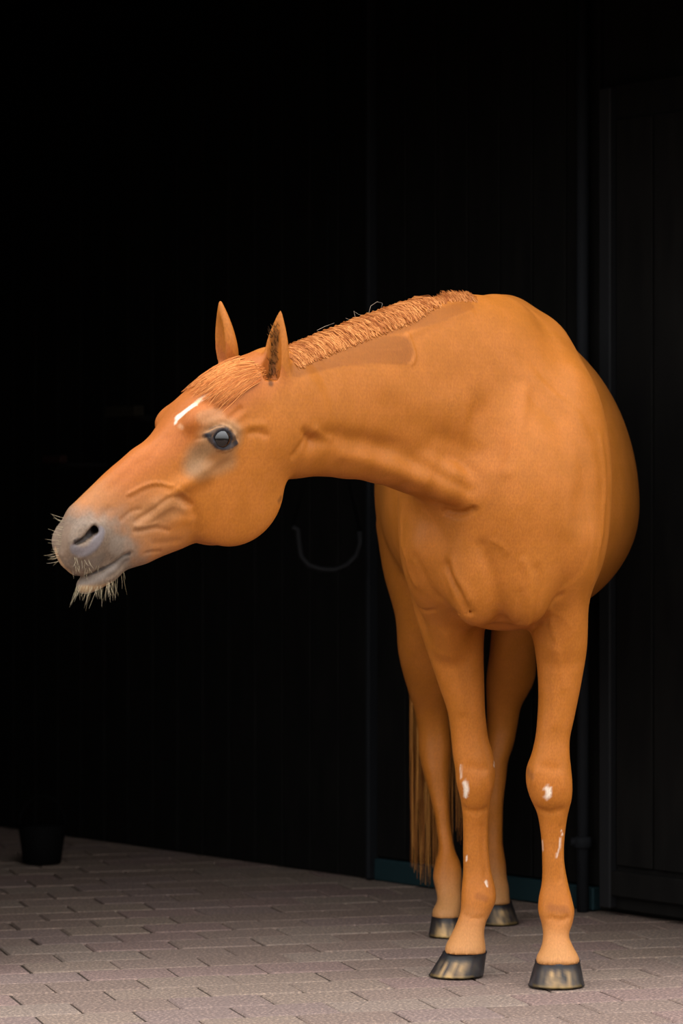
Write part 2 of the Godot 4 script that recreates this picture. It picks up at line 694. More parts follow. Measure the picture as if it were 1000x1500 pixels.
# ------------------------------------------------------------------ the horse
# rows of a leg, measured on its front view: [height, left edge, right edge, depth of its middle, reach forward, reach back]
func leg(rows: Array, k := 0.025) -> void:
	var st: Array = []
	for r in rows:
		var l := P(r[1], r[0], r[3])
		var q := P(r[2], r[0], r[3])
		st.append([-l.y, (l.x + q.x) * 0.5, r[3], (q.x - l.x) * 0.5, (q.x - l.x) * 0.5, r[4], r[5], 2.2 if r.size() < 7 else r[6]])
	loft(Vector3.ZERO, Vector3.DOWN, Vector3.RIGHT, Vector3.BACK, st, k)

var HO := Vector3.ZERO     # head frame: origin near the poll, axis to the muzzle, dorsal and lateral directions
var HA := Vector3.ZERO
var HU := Vector3.ZERO
var HV := Vector3.ZERO
const HS := 0.001495       # metres per unit of the head's own measure
var HK := 0.001495         # the same along its axis

func build_field() -> void:
	# trunk: z axis, from the chest back   [ -z, x, y, right+, left-, up, down ]
	loft(Vector3.ZERO, Vector3.FORWARD, Vector3.RIGHT, Vector3.UP, [
		[-0.06, 0.387, 1.11, 0.19, 0.18, 0.32, 0.24, 2.1],
		[0.00, 0.387, 1.12, 0.222, 0.212, 0.38, 0.275, 2.2],
		[0.12, 0.39, 1.15, 0.235, 0.228, 0.435, 0.305, 2.1],
		[0.25, 0.395, 1.15, 0.255, 0.245, 0.465, 0.305, 2.0],
		[0.40, 0.405, 1.14, 0.305, 0.29, 0.465, 0.30, 2.0],
		[0.60, 0.420, 1.13, 0.340, 0.318, 0.465, 0.30, 2.0],
		[0.78, 0.422, 1.15, 0.336, 0.32, 0.455, 0.29, 2.0],
		[0.95, 0.415, 1.19, 0.31, 0.305, 0.43, 0.30, 2.0],
		[1.12, 0.40, 1.25, 0.28, 0.28, 0.37, 0.31, 2.1],
		[1.26, 0.39, 1.25, 0.22, 0.23, 0.29, 0.30, 2.1],
		[1.35, 0.385, 1.23, 0.12, 0.13, 0.16, 0.22, 2.0],
		[1.375, 0.385, 1.23, 0.01, 0.01, 0.02, 0.02, 2.0]], 0.03)
	blob(Vector3(0.387, 1.14, -0.03), Vector3(0.205, 0.285, 0.236), 0.05)      # the breast
	# withers ridge
	cone(P(728, 468, -0.08), P(742, 473, -0.40), 0.035, 0.04, 0.12)
	# neck: from the chest up to the poll, in level sections across its axis
	var nb := Vector3(0.44, 0, -0.13)
	var nt := Vector3(-0.13, 0, 0.50)
	var nax := (nt - nb).normalized()
	var nv := Vector3.UP
	var nu := nax.cross(nv).normalized()               # towards the viewer
	if nu.z < 0: nu = -nu
	var st: Array = []
	# [px of the station, top, bottom, reach towards the viewer, reach away]
	for r in [[765, 470, 740, 0.10, 0.10], [735, 440, 750, 0.14, 0.15], [700, 432, 752, 0.14, 0.15], [665, 432, 746, 0.125, 0.13], [630, 436, 734, 0.11, 0.12], [590, 449, 720, 0.098, 0.11], [545, 466, 704, 0.088, 0.10], [500, 484, 698, 0.082, 0.09], [460, 500, 697, 0.08, 0.085], [425, 515, 701, 0.078, 0.08], [395, 535, 690, 0.068, 0.072], [372, 556, 670, 0.05, 0.055]]:
		# the axis point seen in column r[0]
		var kk: float = (r[0] - 500.0) / FPX
		var f: float = (kk * (CAMZ - nb.z) - nb.x) / (nax.x + kk * nax.z)
		var z: float = nb.z + nax.z * f
		var top := P(r[0], r[1], z)
		var bot := P(r[0], r[2], z)
		var mid: float = lerpf(bot.y, top.y, 0.44)
		st.append([f, 0.0, mid, r[3], r[4], top.y - mid, mid - bot.y, 2.0])
	loft(nb, nax, nu, nv, st, 0.06)
	# the strap of muscle along the underside of the neck, running on over the breast
	var strap := [[450, 664, 0.445, 0.033], [510, 668, 0.362, 0.038], [560, 676, 0.295, 0.041], [610, 690, 0.235, 0.042], [650, 706, 0.198, 0.040], [686, 724, 0.168, 0.032]]
	for i in 5:
		var q: Array = strap[i]
		var w: Array = strap[i + 1]
		cone(P(q[0], q[1], q[2]), P(w[0], w[1], w[2]), q[3], w[3], 0.028)
	# hindquarters
	blob(Vector3(0.55, 1.17, -1.02), Vector3(0.13, 0.30, 0.24), 0.08)
	blob(Vector3(0.235, 1.15, -0.95), Vector3(0.13, 0.32, 0.25), 0.08)
	# shoulders
	blob(P(833, 690, -0.09), Vector3(0.085, 0.25, 0.16), 0.08)
	blob(P(793, 541, -0.22), Vector3(0.075, 0.115, 0.15), 0.06)    # top of the shoulder blade
	blob(P(640, 760, -0.10), Vector3(0.08, 0.22, 0.16), 0.08)
	blob(P(826, 800, 0.0), Vector3(0.075, 0.12, 0.12), 0.06)      # point of the shoulder
	blob(P(648, 815, -0.04), Vector3(0.07, 0.11, 0.12), 0.06)
	blob(P(768, 846, 0.103), Vector3(0.066, 0.114, 0.072), 0.045)   # breast muscles
	blob(P(698, 846, 0.098), Vector3(0.066, 0.114, 0.072), 0.045)
	cone(P(820, 940, -0.01), P(826, 790, 0.04), 0.046, 0.072, 0.03)      # forearms running up into the shoulders
	cone(P(660, 940, -0.12), P(640, 800, 0.02), 0.044, 0.076, 0.03)
	# forelegs
	leg([[800, 770, 872, -0.05, 0.09, 0.12], [850, 770, 864, -0.05, 0.09, 0.12], [900, 772, 861, -0.05, 0.08, 0.11], [950, 783, 859, -0.045, 0.068, 0.09], [1000, 788, 851, -0.04, 0.058, 0.07], [1050, 787, 841, -0.035, 0.05, 0.055],
		[1085, 783, 834, -0.03, 0.046, 0.046], [1105, 778, 834, -0.025, 0.045, 0.045], [1125, 771, 836, -0.022, 0.046, 0.048], [1150, 771, 838, -0.02, 0.047, 0.05], [1170, 777, 837, -0.022, 0.045, 0.046], [1190, 786, 832, -0.028, 0.036, 0.042],
		[1215, 791, 828, -0.03, 0.029, 0.04], [1260, 794, 826, -0.03, 0.026, 0.04], [1295, 793, 832, -0.028, 0.027, 0.04], [1315, 789, 837, -0.024, 0.033, 0.042], [1335, 788, 841, -0.018, 0.037, 0.044], [1353, 793, 838, -0.012, 0.034, 0.042],
		[1370, 795, 833, 0.0, 0.03, 0.034], [1388, 792, 840, 0.014, 0.036, 0.04], [1404, 785, 848, 0.026, 0.042, 0.045], [1412, 785, 848, 0.03, 0.042, 0.045]])
	leg([[800, 590, 700, -0.16, 0.10, 0.12], [850, 598, 702, -0.16, 0.10, 0.12], [900, 608, 710, -0.17, 0.085, 0.11], [950, 624, 708, -0.175, 0.07, 0.09], [1000, 641, 709, -0.18, 0.06, 0.07], [1050, 657, 711, -0.18, 0.05, 0.055],
		[1085, 661, 716, -0.18, 0.046, 0.047], [1105, 663, 722, -0.178, 0.046, 0.047], [1125, 666, 725, -0.176, 0.046, 0.048], [1150, 669, 724, -0.175, 0.047, 0.05], [1170, 674, 719, -0.178, 0.044, 0.046], [1190, 677, 716, -0.182, 0.036, 0.042],
		[1215, 678, 715, -0.184, 0.029, 0.04], [1250, 678, 716, -0.184, 0.027, 0.04], [1280, 678, 720, -0.182, 0.029, 0.04], [1300, 676, 725, -0.178, 0.034, 0.042], [1318, 675, 726, -0.172, 0.037, 0.044], [1336, 674, 719, -0.166, 0.034, 0.042],
		[1353, 668, 711, -0.155, 0.031, 0.035], [1370, 660, 709, -0.142, 0.036, 0.04], [1387, 652, 711, -0.13, 0.042, 0.045], [1396, 651, 711, -0.126, 0.042, 0.045]])
	# hind legs
	leg([[770, 555, 690, -0.92, 0.18, 0.26], [840, 562, 690, -0.92, 0.17, 0.26], [905, 579, 688, -0.92, 0.14, 0.22], [960, 584, 672, -0.94, 0.10, 0.15], [1010, 597, 658, -0.98, 0.075, 0.09], [1045, 608, 656, -1.01, 0.055, 0.075], [1075, 612, 659, -1.02, 0.05, 0.08],
		[1100, 613, 660, -1.015, 0.05, 0.075], [1125, 618, 658, -1.0, 0.045, 0.06], [1150, 625, 657, -0.985, 0.035, 0.048], [1185, 634, 658, -0.97, 0.028, 0.04], [1220, 640, 661, -0.955, 0.026, 0.04], [1245, 642, 666, -0.94, 0.03, 0.042],
		[1265, 637, 674, -0.925, 0.036, 0.045], [1285, 634, 676, -0.91, 0.037, 0.045], [1303, 638, 675, -0.895, 0.033, 0.036], [1320, 640, 675, -0.875, 0.038, 0.04], [1335, 633, 674, -0.86, 0.043, 0.044], [1343, 633, 674, -0.856, 0.043, 0.044]])
	leg([[840, 705, 822, -1.02, 0.17, 0.26], [905, 720, 800, -1.02, 0.14, 0.22], [950, 718, 787, -1.05, 0.10, 0.16], [1000, 712, 781, -1.12, 0.075, 0.09], [1035, 713, 763, -1.16, 0.055, 0.075], [1065, 713, 757, -1.18, 0.05, 0.08],
		[1090, 711, 752, -1.18, 0.05, 0.075], [1115, 708, 744, -1.17, 0.045, 0.06], [1140, 706, 741, -1.16, 0.035, 0.048], [1175, 707, 737, -1.15, 0.028, 0.04], [1210, 708, 736, -1.15, 0.026, 0.04], [1235, 707, 736, -1.145, 0.03, 0.042],
		[1255, 704, 739, -1.14, 0.036, 0.045], [1270, 703, 741, -1.135, 0.037, 0.045], [1285, 706, 742, -1.125, 0.033, 0.036], [1300, 703, 745, -1.115, 0.038, 0.04], [1315, 702, 746, -1.105, 0.043, 0.044], [1324, 702, 747, -1.10, 0.043, 0.044]])
	build_head()

func H(t: float, w: float, l: float) -> Vector3:     # t, w in head units, l (towards its left) in metres
	return HO + HA * t * HK + HU * w * HS + HV * l

func mirror(p: Vector3) -> Vector3:
	return p - HV * 2.0 * (p - HO).dot(HV)

func build_head() -> void:
	HO = P(395, 575, 0.50)
	HA = (P(120, 790, 0.735) - HO).normalized()
	var d3 := (P(120, 790, 0.5) - HO).normalized()
	HK = HS / HA.dot(d3)
	var u0 := Vector3(-0.616, 0.788, 0.0)
	u0 = (u0 - HA * u0.dot(HA)).normalized()
	var v0 := HA.cross(u0)
	if v0.z < 0: v0 = -v0
	var tw := deg_to_rad(20.0)
	HU = (u0 * cos(tw) + v0 * sin(tw)).normalized()
	HV = (v0 * cos(tw) - u0 * sin(tw)).normalized()
	var st: Array = []
	# [along, forehead side, jaw side, half width, exponent]
	for r in [[-62, 20, -40, 0.03, 2.0], [-45, 46, -75, 0.065, 2.0], [0, 68, -95, 0.082, 2.1], [30, 76, -103, 0.09, 2.3], [60, 79, -108, 0.095, 2.5], [95, 77, -110, 0.096, 2.6], [125, 74, -112, 0.090, 2.6], [150, 66, -114, 0.082, 2.5], [175, 58, -114, 0.074, 2.5], [205, 56, -110, 0.066, 2.5],
		[230, 54, -103, 0.060, 2.4], [255, 53, -95, 0.056, 2.4], [288, 48, -84, 0.053, 2.3], [315, 43, -64, 0.054, 2.2], [336, 39, -48, 0.054, 2.2], [353, 31, -36, 0.050, 2.2], [368, 18, -26, 0.038, 2.2], [378, 4, -14, 0.015, 2.0]]:
		var c: float = (r[1] + r[2]) * 0.5 + 6.0
		st.append([r[0] * HK, c * HS, 0.0, (r[1] - c) * HS, (c - r[2]) * HS, r[3], r[3], r[4]])
	loft(HO, HA, HU, HV, st, 0.04)
	for s in [1.0, -1.0]:
		blob(H(130, -83, 0.036 * s), Vector3(0.124, 0.108, 0.040), 0.03, false, HA, HU)         # jaw disc
		blob(H(122, 16, 0.078 * s), Vector3(0.050, 0.038, 0.028), 0.03, false, HA, HU)         # orbit
		blob(H(128, 50, 0.066 * s), Vector3(0.034, 0.022, 0.026), 0.025, false, HA, HU)        # brow
		cone(H(165, -16, 0.074 * s), H(240, -16, 0.055 * s), 0.013, 0.007, 0.03)                 # facial crest
		blob(H(341, 3, 0.040 * s), Vector3(0.048, 0.036, 0.026), 0.025, false, HA, HU)         # nostril wing
	cone(H(215, 34, 0.0), H(325, 28, 0.0), 0.026, 0.026, 0.03)                                 # nasal bone
	# lips and chin
	blob(H(357, -20, 0.0), Vector3(0.036, 0.044, 0.046), 0.025, false, HA, HU)
	blob(H(350, -58, 0.0), Vector3(0.054, 0.024, 0.037), 0.012, false, HA, HU)
	cone(H(330, -58, 0.0), H(285, -58, 0.0), 0.024, 0.028, 0.03)
	ear(P(404, 575, 0.56), P(411, 455, 0.575), 0.0295, Vector3(-0.5, 0.0, 0.85), -0.004)
	ear(P(334, 545, 0.42), P(322, 440, 0.43), 0.031, Vector3(-0.85, 0.0, 0.5), 0.002)
	build_face()

func ear(b: Vector3, t: Vector3, w: float, facing: Vector3, lean: float) -> void:
	var ax := (t - b)
	var l := ax.length()
	ax /= l
	var v := (facing - ax * facing.dot(ax)).normalized()
	var u := ax.cross(v)
	var st: Array = []
	var si: Array = []
	for r in [[0.0, 0.75, 0.8], [0.15, 0.82, 0.85], [0.3, 0.98, 0.85], [0.45, 1.0, 0.75], [0.6, 0.88, 0.62], [0.75, 0.64, 0.45], [0.88, 0.36, 0.28], [0.97, 0.14, 0.14], [1.0, 0.06, 0.08]]:
		st.append([r[0] * l, lean * sin(r[0] * 3.0), 0.0, w * r[1], w * r[1], w * r[2] * 0.8, w * r[2], 2.0])
		if r[0] > 0.1 and r[0] < 0.93: si.append([r[0] * l, lean * sin(r[0] * 3.0), w * 0.62, w * r[1] * 0.66, w * r[1] * 0.66, w * r[2] * 1.0, w * r[2] * 0.95, 2.0])
	loft(b, ax, u, v, st, 0.02)
	loft(b, ax, u, v, si, 0.006, true)

var eye_at := Vector3.ZERO
const EYE_R := 0.0215

func on_eye(px: float, py: float, away: float) -> Vector3:   # a point of the skin laid onto the ball of the eye
	var p := hit(px, py)
	var q := p - eye_at
	if q.length() < EYE_R + away: p = eye_at + q.normalized() * (EYE_R + away)
	return p

func build_face() -> void:
	# eye: where the ball sits, then the lids over it; the same on the far side
	var e := hit(326, 643)
	eye_at = e - grad(e) * 0.0095
	var rims: Array = []
	for row in [[[304, 637], [311, 634], [318, 629], [326, 626.5], [335, 629.5], [342, 638], [346, 649]], [[304, 637], [307, 642], [313, 649.5], [321, 656], [329, 658], [337, 656], [346, 649]]]:
		var pts: Array = []
		for q in row: pts.append(on_eye(q[0], q[1], 0.0012))
		rims.append(pts)
	var nose: Array = []
	for q in [[112, 796], [122, 791], [131, 784], [138, 777]]: nose.append(hit(q[0], q[1]))
	var nn := grad(nose[2], 0.008)
	var along: Vector3 = (nose[3] - nose[0]).normalized()
	var lips: Array = []
	for q in [[191, 810], [181, 814], [166, 826], [148, 835], [130, 842.5], [114, 846], [104, 845]]: lips.append(hit(q[0], q[1]))
	for side in 2:
		for k in 2:
			for i in 6:
				var a: Vector3 = rims[k][i]
				var b: Vector3 = rims[k][i + 1]
				if side == 1:
					a = mirror(a)
					b = mirror(b)
				var w0 := 0.0030 if i == 0 else (0.0052 if k == 0 else 0.0042)
				var w1 := 0.0030 if i == 5 else (0.0052 if k == 0 else 0.0042)
				cone(a, b, w0, w1, 0.006)
		# nostril: a shallow dish, a slit in it and a passage inwards
		var c: Vector3 = nose[1].lerp(nose[2], 0.6) + nn * 0.010 + (nose[1] - nose[2]).cross(nn).normalized() * 0.004
		var al := along
		var nv := nn
		var s: Array = nose.duplicate()
		if side == 1:
			c = mirror(c)
			al = mirror(HO + along) - HO
			nv = mirror(HO + nn) - HO
			for i in 4: s[i] = mirror(s[i])
		blob(c, Vector3(0.029, 0.017, 0.0155), 0.012, true, al, nv.cross(al))
		for i in 3:
			cone(s[i] - nv * 0.006, s[i + 1] - nv * 0.006, 0.0032 + 0.0024 * i, 0.0056 + 0.0024 * i, 0.004, true)
		cone(s[3] - nv * 0.006, s[3] - nv * 0.045 - HA * 0.03, 0.0095, 0.008, 0.004, true)
		for i in 6:
			var a: Vector3 = lips[i]
			var b: Vector3 = lips[i + 1]
			if side == 1:
				a = mirror(a)
				b = mirror(b)
			cone(a, b, 0.0030, 0.0030, 0.006, true)
	cone(lips[6], mirror(lips[6]), 0.003, 0.003, 0.006, true)

# ------------------------------------------------------------------ relief and colour of the skin
var skin_v := PackedVector3Array()
var skin_n := PackedVector3Array()
var skin_c := PackedColorArray()
var skin_home := {}         # cells of 3 cm -> points in them
var skin_front := {}        # 3 px squares of the frame -> the nearest point seen there

func project(p: Vector3) -> Vector2:
	var k := FPX / (CAMZ - p.z)
	return Vector2(500.0 + p.x * k, 750.0 - (p.y - CAMH) * k)

func index_skin() -> void:
	for i in skin_v.size():
		var p := skin_v[i]
		var key := Vector3i((p / 0.03).floor())
		if not skin_home.has(key): skin_home[key] = []
		skin_home[key].append(i)
		if skin_n[i].z < 0.02: continue
		var q := project(p)
		var k2 := Vector2i((q / 3.0).floor())
		if not skin_front.has(k2) or skin_v[skin_front[k2]].z < p.z: skin_front[k2] = i

# the point of the skin seen at a place of the frame
func snap(px: float, py: float) -> int:
	var c := Vector2i(int(floor(px / 3.0)), int(floor(py / 3.0)))
	var best := -1
	var bd := 1e9
	for r in 5:
		for y in range(-r, r + 1):
			for x in range(-r, r + 1):
				if maxi(absi(x), absi(y)) < r: continue
				var i: int = skin_front.get(c + Vector2i(x, y), -1)
				if i < 0: continue
				var d := project(skin_v[i]).distance_to(Vector2(px, py)) - skin_v[i].z * 20.0
				if d < bd:
					bd = d
					best = i
		if best >= 0 and r >= 1: break
	return best

func trail(line: Array, step := 5.0) -> Array:
	var out: Array = []
	for k in line.size():
		var a := Vector2(line[k][0], line[k][1])
		var b := a if k == line.size() - 1 else Vector2(line[k + 1][0], line[k + 1][1])
		var n := maxi(1, int(a.distance_to(b) / step))
		for j in n:
			var q := a.lerp(b, float(j) / n)
			var i := snap(q.x, q.y)
			if i >= 0: out.append(skin_v[i])
			if k == line.size() - 1: break
	for turn in 3:                                   # evened out, so that furrows run smoothly
		var soft: Array = out.duplicate()
		for k in range(1, out.size() - 1): soft[k] = (out[k - 1] + out[k] * 2.0 + out[k + 1]) * 0.25
		out = soft
	return out

# points within reach of a trail -> their distance to it
func near_trail(pts: Array, reach: float) -> Dictionary:
	var found := {}
	for k in pts.size():
		var a: Vector3 = pts[k]
		var b: Vector3 = pts[mini(k + 1, pts.size() - 1)]
		if a.distance_to(b) > 0.06: b = a
		var ab := b - a
		var inv := 1.0 / maxf(ab.length_squared(), 1e-9)
		var lo := Vector3i(((a.min(b) - Vector3.ONE * reach) / 0.03).floor())
		var hi := Vector3i(((a.max(b) + Vector3.ONE * reach) / 0.03).floor())
		for z in range(lo.z, hi.z + 1):
			for y in range(lo.y, hi.y + 1):
				for x in range(lo.x, hi.x + 1):
					for i in skin_home.get(Vector3i(x, y, z), []):
						var q := skin_v[i] - a
						var d := (q - ab * clampf(q.dot(ab) * inv, 0.0, 1.0)).length()
						if d < reach and d < found.get(i, 1e9): found[i] = d
	return found

# a ridge (height > 0) or furrow (height < 0) along a line over the skin
var lifts := PackedFloat32Array()
func relief(line: Array, width: float, height: float) -> void:
	var f := near_trail(trail(line), width * 2.2)
	for i in f:
		var d: float = f[i] / width
		lifts[i] += height * exp(-d * d * 1.4)

func paint(line: Array, inner: float, outer: float, c: Color, share := 1.0) -> void:
	var col := c.srgb_to_linear()
	var f := near_trail(trail(line), outer)
	for i in f:
		var d: float = f[i]
		skin_c[i] = skin_c[i].lerp(col, share * (1.0 - smoothstep(inner, outer, d)))

var mottle := FastNoiseLite.new()
func coat(p: Vector3) -> Color:
	var c := Color(0.70, 0.412, 0.15).srgb_to_linear()
	var q := p - HO
	var t := q.dot(HA) / HK
	var w := q.dot(HU) / HS
	var l := q.dot(HV)
	c = c * (1.0 + 0.10 * mottle.get_noise_3dv(p * 14.0) + 0.05 * mottle.get_noise_3dv(p * 70.0))
	if absf(l) < 0.2 and absf(w) < 170.0 and t > 180.0 and t < 420.0:
		var e := t + 12.0 * mottle.get_noise_3dv(p * 30.0) - maxf(w - 5.0, 0.0) * 0.9
		c = c.lerp(Color(0.62, 0.43, 0.29).srgb_to_linear(), 0.5 * smoothstep(200.0, 265.0, e))
		c = c.lerp((Color(0.49, 0.415, 0.35).srgb_to_linear() * (1.0 + 0.35 * mottle.get_noise_3dv(p * 160.0))), smoothstep(262.0, 320.0, e))
	if absf(l) < 0.15 and absf(w) < 120.0 and t > -10.0 and t < 420.0:                # redder down the front of the face
		c = c.lerp(Color(0.66, 0.35, 0.155).srgb_to_linear(), 0.55 * smoothstep(-5.0, 45.0, w) * (1.0 - smoothstep(250.0, 300.0, t)))
	# paler pasterns
	var low := 1.0 - smoothstep(0.06, 0.20, p.y)
	c = c.lerp(Color(0.77, 0.57, 0.37).srgb_to_linear(), low * 0.65)
	c.a = 1.0
	return c

func dress_skin() -> void:
	# relief: neck and shoulder
	relief([[458, 648], [490, 640], [530, 645], [575, 658], [620, 680], [655, 702], [690, 716]], 0.026, -0.010)
	relief([[446, 634], [452, 641], [460, 645]], 0.013, -0.007)
	relief([[452, 641], [438, 654], [430, 668]], 0.010, -0.004)
	relief([[462, 630], [472, 640], [488, 644]], 0.012, 0.004)
	relief([[500, 668], [540, 676], [580, 690], [620, 706]], 0.018, 0.004)
	relief([[652, 750], [668, 754], [680, 753], [692, 747]], 0.009, -0.010)
	relief([[500, 536], [540, 532], [580, 530], [602, 534]], 0.006, 0.0008)
	relief([[602, 533], [609, 524], [605, 508], [597, 492]], 0.005, 0.003)
	relief([[597, 490], [625, 478], [660, 466], [690, 456]], 0.010, 0.002)
	relief([[702, 612], [718, 638], [735, 665]], 0.05, -0.009)
	relief([[768, 575], [758, 630], [742, 690]], 0.022, 0.006)
	relief([[560, 560], [620, 590], [680, 600]], 0.05, 0.005)
	relief([[838, 540], [844, 620], [838, 700], [828, 770]], 0.035, 0.004)
	relief([[640, 640], [670, 650], [700, 665]], 0.03, -0.006)
	# breast
	relief([[654, 828], [659, 848], [672, 868], [680, 886], [684, 896]], 0.013, -0.0075)
	relief([[661, 826], [668, 846], [680, 862], [686, 878]], 0.012, 0.003)
	relief([[704, 800], [714, 822], [722, 850], [730, 880], [735, 908]], 0.0175, -0.0072)
	relief([[722, 792], [734, 797], [742, 808]], 0.0068, 0.0024)
	relief([[768, 822], [775, 845], [776, 880], [773, 916]], 0.0081, 0.0036)
	relief([[762, 866], [761, 890], [760, 912]], 0.0068, -0.0036)
	relief([[788, 835], [793, 862], [788, 890], [779, 916]], 0.0121, -0.0042)
	relief([[776, 925], [790, 910], [800, 900], [808, 886], [820, 870]], 0.0095, -0.0054)
	relief([[805, 892], [807, 915], [814, 940], [821, 975], [825, 1010]], 0.0054, 0.0027)
	relief([[812, 898], [826, 905], [836, 918]], 0.0054, 0.0018)
	relief([[587, 760], [589, 800], [600, 838], [608, 856]], 0.0121, 0.0036)
	relief([[608, 815], [624, 850], [640, 874]], 0.0135, -0.0036)
	relief([[880, 640], [886, 700], [882, 780], [868, 850]], 0.0162, 0.0030)
	# forearms and knees
	relief([[655, 930], [668, 985], [678, 1040]], 0.015, 0.004)
	relief([[812, 950], [815, 1000], [812, 1060]], 0.014, 0.003)
	for k in [[804, 1128, 1.0], [697, 1128, 1.0]]:
		relief([[k[0] - 16, k[1] + 58], [k[0], k[1] + 62], [k[0] + 16, k[1] + 58]], 0.010, -0.004)
		relief([[k[0] - 20, k[1] + 2], [k[0] - 22, k[1] + 20]], 0.010, 0.004)
		relief([[k[0] + 18, k[1] + 6], [k[0] + 20, k[1] + 28]], 0.010, 0.003)
		relief([[k[0] - 8, k[1] - 4], [k[0] + 10, k[1] - 2]], 0.012, -0.003)
	relief([[819, 1210], [818, 1250], [820, 1290]], 0.005, -0.003)
	relief([[708, 1210], [708, 1250], [710, 1285]], 0.005, -0.003)
	relief([[805, 1345], [822, 1350], [832, 1346]], 0.006, -0.004)
	relief([[680, 1342], [695, 1347], [706, 1343]], 0.006, -0.004)
	# head
	relief([[188, 726], [206, 713], [222, 707], [236, 706], [246, 712], [254, 714]], 0.0048, 0.0031)
	relief([[192, 731], [210, 719], [224, 713], [238, 712], [248, 718]], 0.0057, -0.0014)
	relief([[262, 716], [268, 722], [277, 731]], 0.0057, 0.0026)
	relief([[266, 726], [278, 736], [286, 752], [289, 775], [284, 796]], 0.0138, -0.0046)
	relief([[178, 760], [190, 749], [206, 744]], 0.0057, -0.0026)
	relief([[200, 763], [211, 756], [224, 747], [240, 736], [252, 727], [264, 729], [280, 740]], 0.0069, -0.0039)
	relief([[206, 768], [222, 759], [238, 748], [254, 740], [270, 744]], 0.0115, 0.0039)
	relief([[197, 779], [214, 777], [230, 772], [248, 778]], 0.0057, -0.0033)
	relief([[200, 773], [216, 770], [230, 766]], 0.0046, 0.0020)
	relief([[254, 764], [270, 760], [284, 764]], 0.0115, 0.0020)
	relief([[214, 811], [222, 808], [234, 806]], 0.0046, -0.0026)
	relief([[226, 797], [244, 795], [262, 792]], 0.0092, -0.0020)
	relief([[338, 612], [346, 604], [352, 600]], 0.0092, -0.0039)
	relief([[350, 612], [358, 606]], 0.0092, 0.0020)
	relief([[368, 634], [378, 632], [390, 636]], 0.0092, -0.0039)
	relief([[352, 628], [368, 622], [386, 622]], 0.0115, 0.0026)
	relief([[272, 710], [300, 690], [330, 668]], 0.0138, 0.0026)
	relief([[286, 702], [310, 690], [336, 676]], 0.0115, -0.0013)
	relief([[276, 692], [284, 676], [296, 662]], 0.0230, -0.0039)
	relief([[288, 643], [296, 642], [304, 640]], 0.0046, -0.0020)
	relief([[300, 631], [312, 625], [322, 621], [332, 624], [341, 632], [348, 643]], 0.0034, -0.0029)
	relief([[298, 624], [312, 616], [326, 612], [340, 618], [350, 630]], 0.0092, 0.0020)
	relief([[108, 794], [122, 782], [136, 766]], 0.0057, 0.0023)
	relief([[142, 763], [151, 776], [150, 793], [138, 806], [118, 818]], 0.0069, 0.0020)
	relief([[160, 745], [150, 752], [146, 762]], 0.0092, -0.0020)
	relief([[200, 680], [180, 700], [160, 716]], 0.0138, -0.0020)
	relief([[246, 640], [232, 655], [216, 672]], 0.0115, -0.0020)
	relief([[186, 822], [176, 834], [160, 846]], 0.0069, -0.0026)
	for i in skin_v.size(): skin_v[i] += skin_n[i] * lifts[i]
	# colour: the darker shorn crest, the star, greys of muzzle and eyes, scars
	var crest := Color(0.50, 0.275, 0.10)
	paint([[432, 541], [500, 526], [560, 522], [597, 523], [594, 501], [560, 501], [500, 509], [450, 521], [480, 500], [540, 484], [590, 477], [640, 463], [686, 446]], 0.013, 0.021, crest, 0.5)
	paint([[256, 619], [262, 611]], 0.0015, 0.0055, Color(0.92, 0.83, 0.74), 0.9)
	paint([[262, 611], [272, 602], [284, 592]], 0.0058, 0.0100, Color(0.92, 0.83, 0.74))
	paint([[284, 592], [294, 584], [304, 577]], 0.0040, 0.0095, Color(0.90, 0.76, 0.62), 0.7)
	paint([[262, 624], [268, 626]], 0.001, 0.008, Color(0.85, 0.65, 0.48), 0.5)
	var tan_ := Color(0.62, 0.50, 0.36)
	paint([[318, 640], [334, 640]], 0.020, 0.056, tan_, 0.7)
	paint([[284, 680], [294, 664]], 0.006, 0.042, Color(0.56, 0.45, 0.33), 0.6)
	paint([[290, 668], [282, 688], [302, 688], [332, 676]], 0.006, 0.036, Color(0.57, 0.45, 0.32), 0.5)
	paint([[208, 766], [232, 752], [256, 742]], 0.010, 0.045, Color(0.68, 0.49, 0.32), 0.5)
	paint([[296, 612], [318, 606]], 0.006, 0.022, Color(0.70, 0.52, 0.36), 0.5)
	var lid := Color(0.20, 0.19, 0.20)
	paint([[304, 637], [311, 634], [318, 629], [326, 626], [335, 629], [342, 638], [346, 649]], 0.0035, 0.007, lid, 0.75)
	paint([[304, 637], [307, 642], [313, 650], [321, 656], [329, 658], [337, 656], [346, 649]], 0.0045, 0.0085, lid, 0.9)
	paint([[300, 637], [306, 637]], 0.003, 0.008, Color(0.14, 0.13, 0.14), 0.8)
	paint([[307, 630], [322, 622], [334, 626]], 0.001, 0.004, Color(0.25, 0.22, 0.2), 0.6)
	# nostril and lips
	paint([[108, 806], [118, 812], [134, 806], [146, 792], [148, 778]], 0.006, 0.016, Color(0.47, 0.44, 0.45), 0.85)
	paint([[112, 796], [122, 791], [131, 784], [138, 777]], 0.0050, 0.0095, Color(0.15, 0.13, 0.13), 0.9)
	paint([[131, 783], [138, 777]], 0.008, 0.013, Color(0.12, 0.10, 0.10), 0.9)
	paint([[98, 776], [94, 790], [98, 804], [92, 812]], 0.008, 0.022, Color(0.50, 0.41, 0.34), 0.7)
	paint([[112, 826], [130, 828], [146, 820]], 0.010, 0.022, Color(0.42, 0.37, 0.33), 0.6)
	paint([[190, 811], [181, 814], [166, 826], [148, 835], [130, 842], [114, 846]], 0.0025, 0.006, Color(0.16, 0.13, 0.12), 0.9)
	paint([[184, 820], [168, 834], [150, 844], [132, 851], [118, 852]], 0.006, 0.013, Color(0.47, 0.42, 0.38), 0.85)
